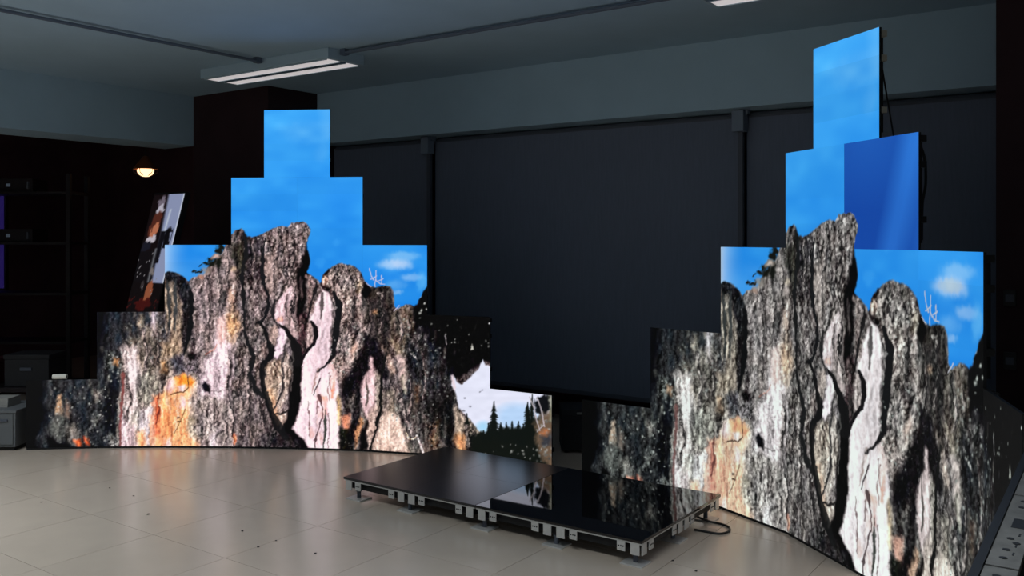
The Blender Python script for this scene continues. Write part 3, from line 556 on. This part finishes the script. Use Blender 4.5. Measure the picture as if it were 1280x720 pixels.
# dead white tree, shrubs and snags on the skyline
for pts in ([(461, 335), (464, 343), (467, 350)], [(469, 358), (469, 349), (470, 338)], [(464, 349), (471, 345)], [(469, 350), (476, 355), (481, 355)], [(477, 355), (477, 344)], [(473, 351), (479, 348)], [(458, 354), (464, 358)], [(493, 389), (499, 382)]): K(pts, 1.1, (214, 202, 224), .6, .3, .95)
for x, y, rx, ry in ((272, 312, 4, 6), (269, 322, 6, 4), (262, 323, 3.5, 4), (258, 330, 4, 3), (265, 331, 4, 5), (273, 330, 4, 7), (242, 338.5, 4, 1.6), (249, 341, 5, 1.6), (251, 334, 3, 1.2), (276, 309, 3, 4)): B(x, y, rx, ry, (18, 20, 14), .4, 1.3)
B(269.5, 321, 4.5, 3.2, (214, 178, 166), .6, .8); B(258, 340, 5, 4, (168, 144, 132), .7, .8, .8); B(251, 346, 4, 2.5, (206, 140, 110), .7, .8, .8)
C = np.clip(C, 0, 255)

# ------------------------------------------------------------ the LED walls
CH_L = [(-3.587, 6.648), (-3.090, 6.706), (-2.591, 6.723), (-2.091, 6.710), (-1.592, 6.675), (-1.096, 6.610), (-.612, 6.485), (-.154, 6.285), (.264, 6.011)]
CH_R = [(.455, 5.862), (.854, 5.560), (1.207, 5.206), (1.449, 4.769), (1.581, 4.286), (1.717, 3.805), (1.729, 3.305), (1.598, 2.823), (1.330, 2.401)]
ROWS = [(0, 8), (1, 6), (2, 4), (3, 2), (3.5, 1)]; PW, Z0 = .5, .015
def at(ch, u):
    i = min(int(u), 7); t = u - i; return (ch[i][0] * (1 - t) + ch[i + 1][0] * t, ch[i][1] * (1 - t) + ch[i + 1][1] * t)
def to_lin(c): c = c / 255.0; return np.where(c <= .04045, c / 12.92, ((c + .055) / 1.055) ** 2.4)
NX, NZ = 100, 25
quads = [(j * (NX + 1) + i, j * (NX + 1) + i + 1, (j + 1) * (NX + 1) + i + 1, (j + 1) * (NX + 1) + i) for j in range(NZ) for i in range(NX)]
M_SCR = screen_mat('led screen')
def sample(px, py):
    fx = np.clip((px - PX0) * S, 0, CW - 1.01); fy = np.clip((py - PY0) * S, 0, CH - 1.01); i = fx.astype(int); j = fy.astype(int); a = (fx - i)[..., None]; b = (fy - j)[..., None]
    return (C[j, i] * (1 - a) + C[j, i + 1] * a) * (1 - b) + (C[j + 1, i] * (1 - a) + C[j + 1, i + 1] * a) * b
random.seed(3); module_mesh = {}; right_mesh = {}
for r, (u0, n) in enumerate(ROWS):
    for c in range(n):
        for m in range(4):
            (ax, az), (bx, bz) = at(CH_L, u0 + c), at(CH_L, u0 + c + 1)
            if u0 + c == 3.5: (ax, az), (bx, bz) = at(CH_L, 3.5), at(CH_L, 4.5)
            tx = np.linspace(0, 1, NX + 1); tz = np.linspace(0, 1, NZ + 1); TX, TZ = np.meshgrid(tx, tz)
            X = ax + (bx - ax) * TX; Z = az + (bz - az) * TX; H = Z0 + PW * r + PW / 4 * (m + TZ)
            rgb = to_lin(sample(640 + F_PX * X / Z, Y_HOR + F_PX * (CAM_H - H) / Z)) * random.uniform(.97, 1.03)
            isky = np.clip((rgb[..., 2] / (rgb[..., 0] + .02) - 2.2) / 1.5, 0, 1)[..., None]
            lum = (rgb @ np.array([.30, .55, .15]))[..., None]
            cool = (rgb * .58 + lum * .42) * np.array([.86, .96, .93]); rgb_r = (cool * (1 - isky) + rgb * np.array([1.1, 1.0, .96]) * isky) * random.uniform(.95, 1.05)
            if (r, c) == (3, 1):
                band = np.clip(1.2 - np.abs((TX - .80) + (H - 1.75) * -.6) / .2, 0, 1)[..., None] * .5 + np.clip(TX * 3 - 2.3, 0, 1)[..., None] * .3 + np.clip(1 - np.hypot(TX - .35, (H - 2.02) * 3), 0, 1)[..., None] * .25
                rgb_r = rgb_r * (1 - isky) + isky * (np.array([.007, .062, .36]) * (1 - band) + np.array([.03, .21, .74]) * band)
            variants = [(module_mesh, rgb), (right_mesh, rgb_r)]
            co = np.stack([TX * PW, np.full_like(TX, 0.0), TZ * PW / 4], -1).reshape(-1, 3)
            for store, colr in variants:
                me = bpy.data.meshes.new('led_module'); me.from_pydata(co.tolist(), [], quads)
                ca = me.color_attributes.new('picture', 'FLOAT_COLOR', 'POINT')
                ca.data.foreach_set('color', np.concatenate([colr.reshape(-1, 3), np.ones((colr.size // 3, 1))], 1).astype(np.float32).ravel())
                me.materials.append(M_SCR); store[(r, c, m)] = me
# cabinet: thin front tray, inset back frame with ribs
cb = MB().box(.0005, PW - .0005, .0006, .013, .0005, PW - .0005)
for a, b in ((.03, .055), (PW - .055, PW - .03)): cb.box(a, b, .013, .045, .03, PW - .03).box(.03, PW - .03, .013, .045, a, b)
cb.box(.10, .40, .013, .060, .17, .33, .006).box(.055, .445, .013, .04, .245, .255)
CAB = cb.mesh('led_panel', M_BLACK)
lt = MB().box(-.012, .012, .013, .048, -.014, .014, .002).box(-.018, .006, .036, .052, -.006, .006)
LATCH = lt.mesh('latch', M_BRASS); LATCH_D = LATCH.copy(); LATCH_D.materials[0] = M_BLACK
BASE = MB().box(.002, PW - .002, .004, .045, 0, Z0 - .0005).mesh('base_rail', M_BLACK)
OFFSCREEN = MB().box(.001, PW - .001, -.004, .0004, .001, PW - .001).mesh('dark_screen', new_mat('led screen switched off', (.010, .010, .012), .5, .3))
def led_wall(ch, label, meshes):
    o0 = at(ch, 4); loc = cw(*o0); root = thing('led_video_wall', label, 'video wall', (loc[0], loc[1], 0))
    def panel(p, q, z, mods, base):
        a, b = Vector(cw(*p)), Vector(cw(*q)); ang = math.atan2((b - a).y, (b - a).x)
        pn = inst('led_panel', CAB, root, (a.x - loc[0], a.y - loc[1], z), ang)
        for m, me in enumerate(mods): inst('led_module', me, pn, (0, 0, m * PW / 4))
        for x in (.018, PW - .018):
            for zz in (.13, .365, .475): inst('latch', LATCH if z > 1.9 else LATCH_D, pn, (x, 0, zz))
        if base: inst('base_rail', BASE, root, (a.x - loc[0], a.y - loc[1], 0), ang)
        return pn
    for r, (u0, n) in enumerate(ROWS):
        for c in range(n): panel(at(ch, u0 + c), at(ch, u0 + c + 1), Z0 + PW * r, [meshes[(r, c, m)] for m in range(4)], r == 0)
    return root, panel
led_wall(CH_L, 'stepped wall of glowing screens with warm orange rock and a snowfield at its end', module_mesh)
wall_r, panel_r = led_wall(CH_R, 'stepped wall of glowing screens with the paler rock picture, a deep blue panel among its sky', right_mesh)
# its unlit end, two panels high, runs on past the picture
TOPRAIL = MB().box(0, PW, -.003, .012, PW - .012, PW + .002).mesh('screen_rim', M_BLACK)
rail = MB().box(.004, PW - .004, .013, .064, PW - .012, PW - .001, .001)
RAIL = rail.mesh('frame_rail', new_mat('dull frame metal', (.075, .073, .07), .6, .3, noise=.25, scale=25))
hl = MB().box(.19, .255, .030, .056, PW - .002, PW - .0004)
for hx in (.05, .075, .10, .33, .355, .40, .45): hl.cyl((hx, .036 + .012 * ((hx * 1000) % 2), PW - .0008), .0065, .0016, 10)
for hx in (.065, .12, .30, .37, .42): hl.box(hx - .008, hx + .008, .047, .050, PW - .0016, PW - .0004)
HOLES = hl.mesh('cut_out', M_BLACK)
e0 = Vector((1.352, 2.363)); ed = Vector((-.547, -.807)).normalized()
pts = [e0 + ed * (PW * k) for k in range(4)]
for r in (0, 1):
    for k in range(3):
        pn = panel_r(tuple(pts[k]), tuple(pts[k + 1]), Z0 + PW * r, [], r == 0); inst('dark_screen', OFFSCREEN, pn)
        if r == 1: inst('screen_rim', TOPRAIL, pn); inst('frame_rail', RAIL, pn); inst('cut_out', HOLES, pn)

# cables hanging behind the top panels
def cable(pts, r, label, grp=None):
    o = MB().tube(spline(pts, 8), r, 8).build('cable', M_CABLE, None, True); return tag(o, label, 'cable', grp)
def pix(x, y, Z): a = cw((x - 640) / F_PX * Z, Z); return (a[0], a[1], CAM_H - (y - Y_HOR) * Z / F_PX)
cable([pix(1102, 80, 4.16), pix(1106, 105, 4.18), pix(1112, 140, 4.2), pix(1118, 180, 4.2), pix(1121, 230, 4.15), pix(1124, 300, 4.1)], .004, 'black cable dangling behind the topmost pale blue panel')
cable([pix(1150, 180, 3.93), pix(1156, 200, 3.95), pix(1157, 230, 3.95), pix(1153, 255, 3.95), pix(1152, 300, 3.92)], .006, 'black cable looping out behind the deep blue panel')

# ------------------------------------------------------------ LED floor platform
M_FLMATT = new_mat('matt floor screen', (.010, .010, .013), .30, .9, noise=.1, scale=40)
M_FLGLOSS = new_mat('glossy floor screen', (.004, .004, .005), .03, .65)
TAB = MB().box(-.024, .024, -.003, .003, -.053, 0, .0015).mesh('bracket', M_ALU)
th = MB().box(-.022, .022, -.003, .003, -.046, 0, .0015); TABH = th.mesh('bracket', M_ALU)
hd = MB()
for q in (-.012, 0, .012): hd.cyl((q, -.0036, -.022), .0038, .0016, 8, axis='y')
DOTS = hd.mesh('bolt_hole', M_BLACK)
FOOT = MB().box(-.06, .06, -.05, .05, 0, .008, .002).mesh('foot_plate', M_ALU)
POST = MB().cyl((0, 0, .038), .012, .060, 12).cyl((0, 0, .052), .018, .012, 6).mesh('post', M_GUIDE)
def floor_module(x0, y0, label, glossy):
    t = thing('led_floor_panel', label, 'platform', (x0, y0, 0)); ZT = .135; W = .995
    if glossy: MB().box(0, W, 0, W * .96, ZT - .014, ZT, .002).build('top_sheet', M_FLGLOSS, t)
    else:
        for i in range(2):
            for j in range(2): MB().box(i * .4975 + .0002, i * .4975 + .4973, j * .4776 + .0002, j * .4776 + .4774, ZT - .014, ZT, .0006).build('top_tile', M_FLMATT, t)
    D = W * .96
    fr = MB().box(.004, W - .004, .004, .012, ZT - .022, ZT - .014).box(.004, W - .004, D - .012, D - .004, ZT - .022, ZT - .014).box(.004, .012, .012, D - .012, ZT - .022, ZT - .014).box(W - .012, W - .004, .012, D - .012, ZT - .022, ZT - .014)
    fr.build('edge_rail', M_ALU, t)
    MB().box(.03, W - .03, .03, D - .03, .068, ZT - .0145).build('underframe', M_BLACK, t)
    def brackets(place, L):
        for h0 in (0, .5):
            for s, me in ((.04, TAB), (.115, TABH), (.385, TABH), (.46, TAB)):
                q, rz = place((h0 + s) * L); b = inst('bracket', me, t, (q[0], q[1], ZT - .022), rz)
                if me is TABH: inst('bolt_hole', DOTS, b)
    brackets(lambda s: ((s, .007), 0), W); brackets(lambda s: ((s, D - .007), math.pi), W)
    if glossy: brackets(lambda s: ((W - .007, s), math.pi / 2), D)
    else: brackets(lambda s: ((.007, s), -math.pi / 2), D)
    for x in ((.07, .48) if not glossy else (.02, .48, .93)):
        for y in (.06, D / 2, D - .06): inst('foot_plate', FOOT, t, (x, y, 0)); inst('post', POST, t, (x, y, 0))
    return t
floor_module(-3.955, 3.82, 'matt black half of the low platform with faint tile seams', False)
floor_module(-2.958, 3.82, 'mirror glossy black half of the low platform reflecting rock and snow', True)
g0 = lambda x, y, z=.006: (lambda Z: (*cw((x - 640) / F_PX * Z, Z), z))(F_PX * (CAM_H - z) / (y - Y_HOR))
cable([(-2.06, 4.60, .09), (-2.04, 4.62, .04), g0(888, 652, .008), g0(902, 655), g0(911, 659), g0(911, 664), g0(900, 667), g0(885, 665), g0(868, 662)], .006, 'short black cable looped on the floor beside the glossy platform half')
# ------------------------------------------------------------ things in the dark beyond
# standing poster screen leaning back by the corner pillar
pc = cw(-3.36, 7.60); ph = 2.03; pwid = .50
nrm = Vector(cw(-.6, -.8))
pr = thing('poster_display', 'narrow upright poster display leaning back, lit with a pale grey picture', 'display', (pc[0], pc[1], 0), math.atan2(nrm.y, nrm.x) + math.pi / 2)
pr.rotation_euler = (math.radians(-15), 0, math.atan2(nrm.y, nrm.x) + math.pi / 2); pr.location.z = .014
MB().box(-pwid / 2, pwid / 2, 0, .05, 0, ph, .006).build('casing', M_BLACK, pr)
nx, nz = 40, 150; gx, gz = np.meshgrid(np.linspace(0, 1, nx + 1), np.linspace(0, 1, nz + 1))
pic = np.zeros(gx.shape + (3,)); pic[:] = (22, 14, 16)
def put(m, col, a=1.0):
    global pic
    m = np.clip(m, 0, 1)[..., None] * a; pic = pic * (1 - m) + np.array(col) * m
rr = np.random.RandomState(8); jit = rr.rand(*gx.shape)
def soft(cx, cz, rx, rz, k=3.0): return np.clip((1 - ((gx - cx + nzz * .06) / rx) ** 2 - ((gz - cz + nzz * .012) / rz) ** 2) * k, 0, 1)
low = rr.rand(30, 12); nzz = np.array([[low[int(b_ * 28)][int(a_ * 10)] for a_ in np.linspace(0, 1, nx + 1)] for b_ in np.linspace(0, 1, nz + 1)]) * 2 - 1
edge = .44 + (1 - gz) * .3
put(np.clip((gx - edge) * 12, 0, 1) * (gz > .60), (150, 160, 194)); put(np.clip((gx - .95) * 40, 0, 1) * (gz > .60), (206, 214, 234))
put(soft(.30, .955, .13, .035), (120, 110, 124)); put(soft(.32, .925, .12, .022), (196, 192, 206)); put(soft(.26, .86, .17, .06), (88, 44, 34)); put(soft(.30, .835, .10, .030), (196, 120, 88)); put(soft(.28, .795, .16, .020), (206, 198, 208)); put(soft(.16, .76, .16, .03), (30, 30, 42))
put(np.clip(1 - np.abs(gx - .66 - (gz - .9) * .3) / .05, 0, 1) * (gz > .80) * (gz < .93), (206, 216, 232)); put(soft(.78, .80, .13, .05), (14, 13, 18)); put(np.clip(1 - np.abs(gx - .6) / .10, 0, 1) * (gz > .68) * (gz < .83) * 2, (18, 17, 24))
put((gz < .735) * np.clip((edge + .1 - gx) * 10, 0, 1), (20, 17, 20)); put(np.clip(1 - np.abs(gx - .50) / .06, 0, 1) * (gz > .60) * (gz < .75), (112, 114, 120)); put(soft(.55, .645, .10, .022), (128, 120, 118)); put((gz < .60), (20, 15, 16), .9)
put(soft(.58, .555, .09, .05), (168, 96, 66), .9); put(soft(.36, .58, .06, .03), (60, 54, 56)); put(soft(.5, .50, .3, .025), (70, 22, 20))
put((gz < .74) * (jit > .982) * (gz > .47) * (gx < .8), (150, 146, 150)); put((gz < .53) * (jit > .93), (84, 28, 26)); put((gz < .46), (24, 8, 9))
me = bpy.data.meshes.new('screen'); co = np.stack([(gx - .5) * (pwid - .03), np.full_like(gx, -.0008), .02 + gz * (ph - .04)], -1).reshape(-1, 3)
me.from_pydata(co.tolist(), [], [(j * (nx + 1) + i, j * (nx + 1) + i + 1, (j + 1) * (nx + 1) + i + 1, (j + 1) * (nx + 1) + i) for j in range(nz) for i in range(nx)])
ca = me.color_attributes.new('picture', 'FLOAT_COLOR', 'POINT'); ca.data.foreach_set('color', np.concatenate([to_lin(pic).reshape(-1, 3), np.ones((gx.size, 1))], 1).astype(np.float32).ravel())
me.materials.append(screen_mat('poster screen', (1, 1, 1), .75)); link(bpy.data.objects.new('screen', me), pr)
MB().box(-.2, .2, .05, .062, .2, 1.6, .003).build('back_plate', M_GUIDE, pr)

# warm pendant lamp in the adjoining room
lx, ly = cw(-3.905, 9.6); lz = 2.28
pl = thing('pendant_lamp', 'small warm glowing pendant lamp above the poster display', 'lamp', (lx, ly, lz))
M_SHADE = new_mat('lamp shade copper', (.55, .22, .10), .35, .5, metal=.7)
MB().lathe([(.015, .16), (.03, .15), (.06, .11), (.10, .06), (.125, .02), (.12, .018), (.095, .055), (.055, .10), (.025, .135)], seg=28).build('shade', M_SHADE, pl, True)
MB().lathe([(.001, -.062), (.035, -.058), (.065, -.040), (.082, -.015), (.086, .01), (.06, .04), (.001, .05)], seg=24).build('bulb', new_mat('warm bulb glass', (.9, .7, .5), .4, emit=(1.0, .60, .32), strength=2.2), pl, True)
MB().tube([(0, 0, .15), (0, 0, HC - .02 - lz)], .006).build('cord', M_CABLE, pl)
MB().cyl((0, 0, HC - .035 - lz), .05, .03, 16).build('ceiling_rose', M_GUIDE, pl)
for k in range(6): a = k * math.pi / 3; MB().tube([(.128 * math.cos(a), .128 * math.sin(a), .02), (.115 * math.cos(a), .115 * math.sin(a), -.02), (.05 * math.cos(a), .05 * math.sin(a), -.05)], .0035, 6).build('guard_wire', M_CABLE, pl)

# dim blue display, shelf rack and boxes at the dark side
bx, by = cw(-5.72, 9.6)
bd = thing('wall_screen', 'dim violet blue screen in a dark frame in the adjoining room', 'display', (bx, by, 1.0), TH)
MB().box(-.32, .32, .01, .07, 0, 1.12, .006).build('frame', M_BLACK, bd); MB().box(-.30, .30, .004, .010, .03, 1.07).build('screen', new_mat('violet screen', (.01, .01, .02), .4, emit=(.011, .006, .062), strength=1), bd)
MB().box(-.02, .02, .02, .06, -1.0, .0).build('pole', M_BLACK, bd); MB().box(-.25, .25, -.12, .2, -1.0, -.97, .004).build('foot', M_BLACK, bd)
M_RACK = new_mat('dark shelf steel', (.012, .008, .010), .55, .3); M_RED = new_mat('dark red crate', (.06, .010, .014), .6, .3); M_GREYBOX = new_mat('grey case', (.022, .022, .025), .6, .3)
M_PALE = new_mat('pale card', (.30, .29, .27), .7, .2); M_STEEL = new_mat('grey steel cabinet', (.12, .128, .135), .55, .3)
kx, ky = cw(-5.0, 8.9)
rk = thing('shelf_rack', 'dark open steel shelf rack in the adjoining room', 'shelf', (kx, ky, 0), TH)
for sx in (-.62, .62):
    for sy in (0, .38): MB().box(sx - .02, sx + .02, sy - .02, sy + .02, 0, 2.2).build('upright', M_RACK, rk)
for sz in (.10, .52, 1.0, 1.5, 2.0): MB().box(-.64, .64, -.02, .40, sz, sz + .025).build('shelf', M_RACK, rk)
def rackbox(X, Zd, z, w, d, h, mat, name, label, cat, lidmat=None, grp=None):
    x, y = cw(X, Zd); t = thing(name, label, cat, (x, y, z), TH, grp)
    MB().box(-w / 2, w / 2, 0, d, 0, h * .86, .008).build('body', mat, t); MB().box(-w / 2 - .006, w / 2 + .006, -.006, d + .006, h * .86 + .0005, h, .006).build('lid', lidmat or mat, t)
    MB().box(-.05, .05, -.016, -.0005, h * .5, h * .6, .003).build('handle', M_GUIDE, t); return t
x, y = cw(-4.25, 7.62); t = thing('bench', 'low black bench carrying a red crate and a charcoal case', 'bench', (x, y, 0), TH)
MB().box(-.45, .35, 0, .42, .26, .30, .004).build('seat', M_RACK, t)
for sx in (-.42, .32):
    for sy in (.03, .39): MB().box(sx - .02, sx + .02, sy - .02, sy + .02, 0, .2595).build('leg', M_RACK, t)
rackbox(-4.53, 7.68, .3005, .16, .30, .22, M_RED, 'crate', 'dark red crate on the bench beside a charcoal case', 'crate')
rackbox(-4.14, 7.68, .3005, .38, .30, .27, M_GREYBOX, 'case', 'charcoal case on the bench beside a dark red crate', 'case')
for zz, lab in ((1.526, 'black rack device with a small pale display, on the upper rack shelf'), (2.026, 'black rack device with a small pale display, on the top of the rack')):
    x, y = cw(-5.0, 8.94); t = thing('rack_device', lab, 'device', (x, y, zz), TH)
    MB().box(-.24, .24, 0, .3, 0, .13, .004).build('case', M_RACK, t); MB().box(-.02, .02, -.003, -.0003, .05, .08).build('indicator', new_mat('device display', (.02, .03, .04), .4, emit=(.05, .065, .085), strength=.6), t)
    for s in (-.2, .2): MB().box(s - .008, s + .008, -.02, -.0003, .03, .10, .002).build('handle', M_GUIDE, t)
# grey steel cabinet by the end of the warm rock wall
x, y = cw(-3.90, 6.62); t = thing('low_cabinet', 'low grey steel cabinet on the floor near the end of the warm rock screen', 'cabinet', (x, y, 0), TH)
MB().box(-.25, .25, 0, .4, .03, .28, .004).build('body', M_STEEL, t); MB().box(-.26, .26, -.01, .41, .2805, .30, .004).build('top', M_STEEL, t); MB().box(-.23, .23, .02, .38, 0, .03).build('plinth', M_BLACK, t)
MB().box(-.235, .235, -.008, -.0005, .05, .27, .002).build('door', M_STEEL, t); MB().box(.13, .20, -.020, -.0085, .22, .235, .002).build('handle', M_GUIDE, t)
x, y = cw(-3.90, 6.75); t = thing('paper_stack', 'small stack of pale papers on top of the low grey cabinet', 'paper', (x, y, .3005), TH)
for k in range(4): MB().box(-.13 - .004 * k, .13, -.02 + .003 * k, .16, k * .016, k * .016 + .0155).build('sheet_bundle', M_PALE, t)
# white tape roll lying on the lowest step of the wall
a, b = Vector(cw(*at(CH_L, .36))), Vector(cw(*at(CH_L, .56))); d = b - a; n = Vector((-d.y, d.x)).normalized()
tr = thing('paper_roll', 'small white paper roll lying on the lowest step of the rock screen', 'roll', ((a.x + b.x) / 2 + n.x * .022, (a.y + b.y) / 2 + n.y * .022, Z0 + PW + .020), math.atan2(d.y, d.x))
M_WHITE = new_mat('white paper', (.80, .77, .68), .7, .2)
MB().cyl((0, 0, 0), .0195, .098, 20, axis='x').build('roll', M_WHITE, tr, True); MB().cyl((0, 0, 0), .008, .1, 12, axis='x').build('core', M_GREYBOX, tr, True)
# dark equipment case in the gap between the walls, and wall boxes on the far pillar
x, y = cw(.53, 6.55); t = thing('equipment_case', 'dark grey equipment case standing in the gap between the rock screens', 'case', (x, y, 0), TH)
MB().box(-.17, .17, 0, .3, .02, .27, .006).build('body', M_GREYBOX, t); MB().box(-.175, .175, -.005, .305, .2705, .32, .006).build('lid', M_GREYBOX, t); MB().box(-.06, .03, -.02, -.0055, .285, .300, .003).build('handle', M_PALE, t)
for s in (-.13, .13):
    for q in (.04, .26): MB().cyl((s, q, .0105), .015, .02, 12).build('foot', M_BLACK, t)
M_RACK2 = new_mat('socket plastic', (.03, .027, .027), .6, .3)
for zz, lab in ((1.24, 'grey wall socket box on the dark pillar beside the panels, upper one'), (.90, 'grey wall socket box on the dark pillar beside the panels, lower one')):
    t = thing('socket_box', lab, 'socket', (-.63, 5.579, zz))
    MB().box(-.03, .03, -.035, 0, -.045, .045, .005).build('housing', M_RACK2, t); MB().box(-.02, .02, -.038, -.0355, -.02, .02, .001).build('cover', M_GUIDE, t)
# crumbs of dirt left on the tiles
random.seed(11)
for px_, py_, s_ in ((185, 643, .014), (167, 620, .010), (137, 610, .010), (52, 628, .010), (303, 664, .010), (323, 684, .011), (345, 676, .009), (394, 692, .011), (841, 701, .010), (870, 714, .010)):
    m_ = MB(); bmesh.ops.create_icosphere(m_.bm, subdivisions=1, radius=s_ * .75)
    for v_ in m_.bm.verts: v_.co = Vector((v_.co.x * random.uniform(.6, 1.2), v_.co.y * random.uniform(.6, 1.2), (v_.co.z + s_ * .75) * .3 * random.uniform(.8, 1.0)))
    o_ = m_.build('dirt_crumb', M_RACK); o_.location = g0(px_, py_, 0); lo_ = min(v.co.z for v in o_.data.vertices); o_.location.z = -lo_
    tag(o_, 'tiny dark crumb of dirt on the pale floor tiles', 'crumb', 'dirt crumbs on the floor')
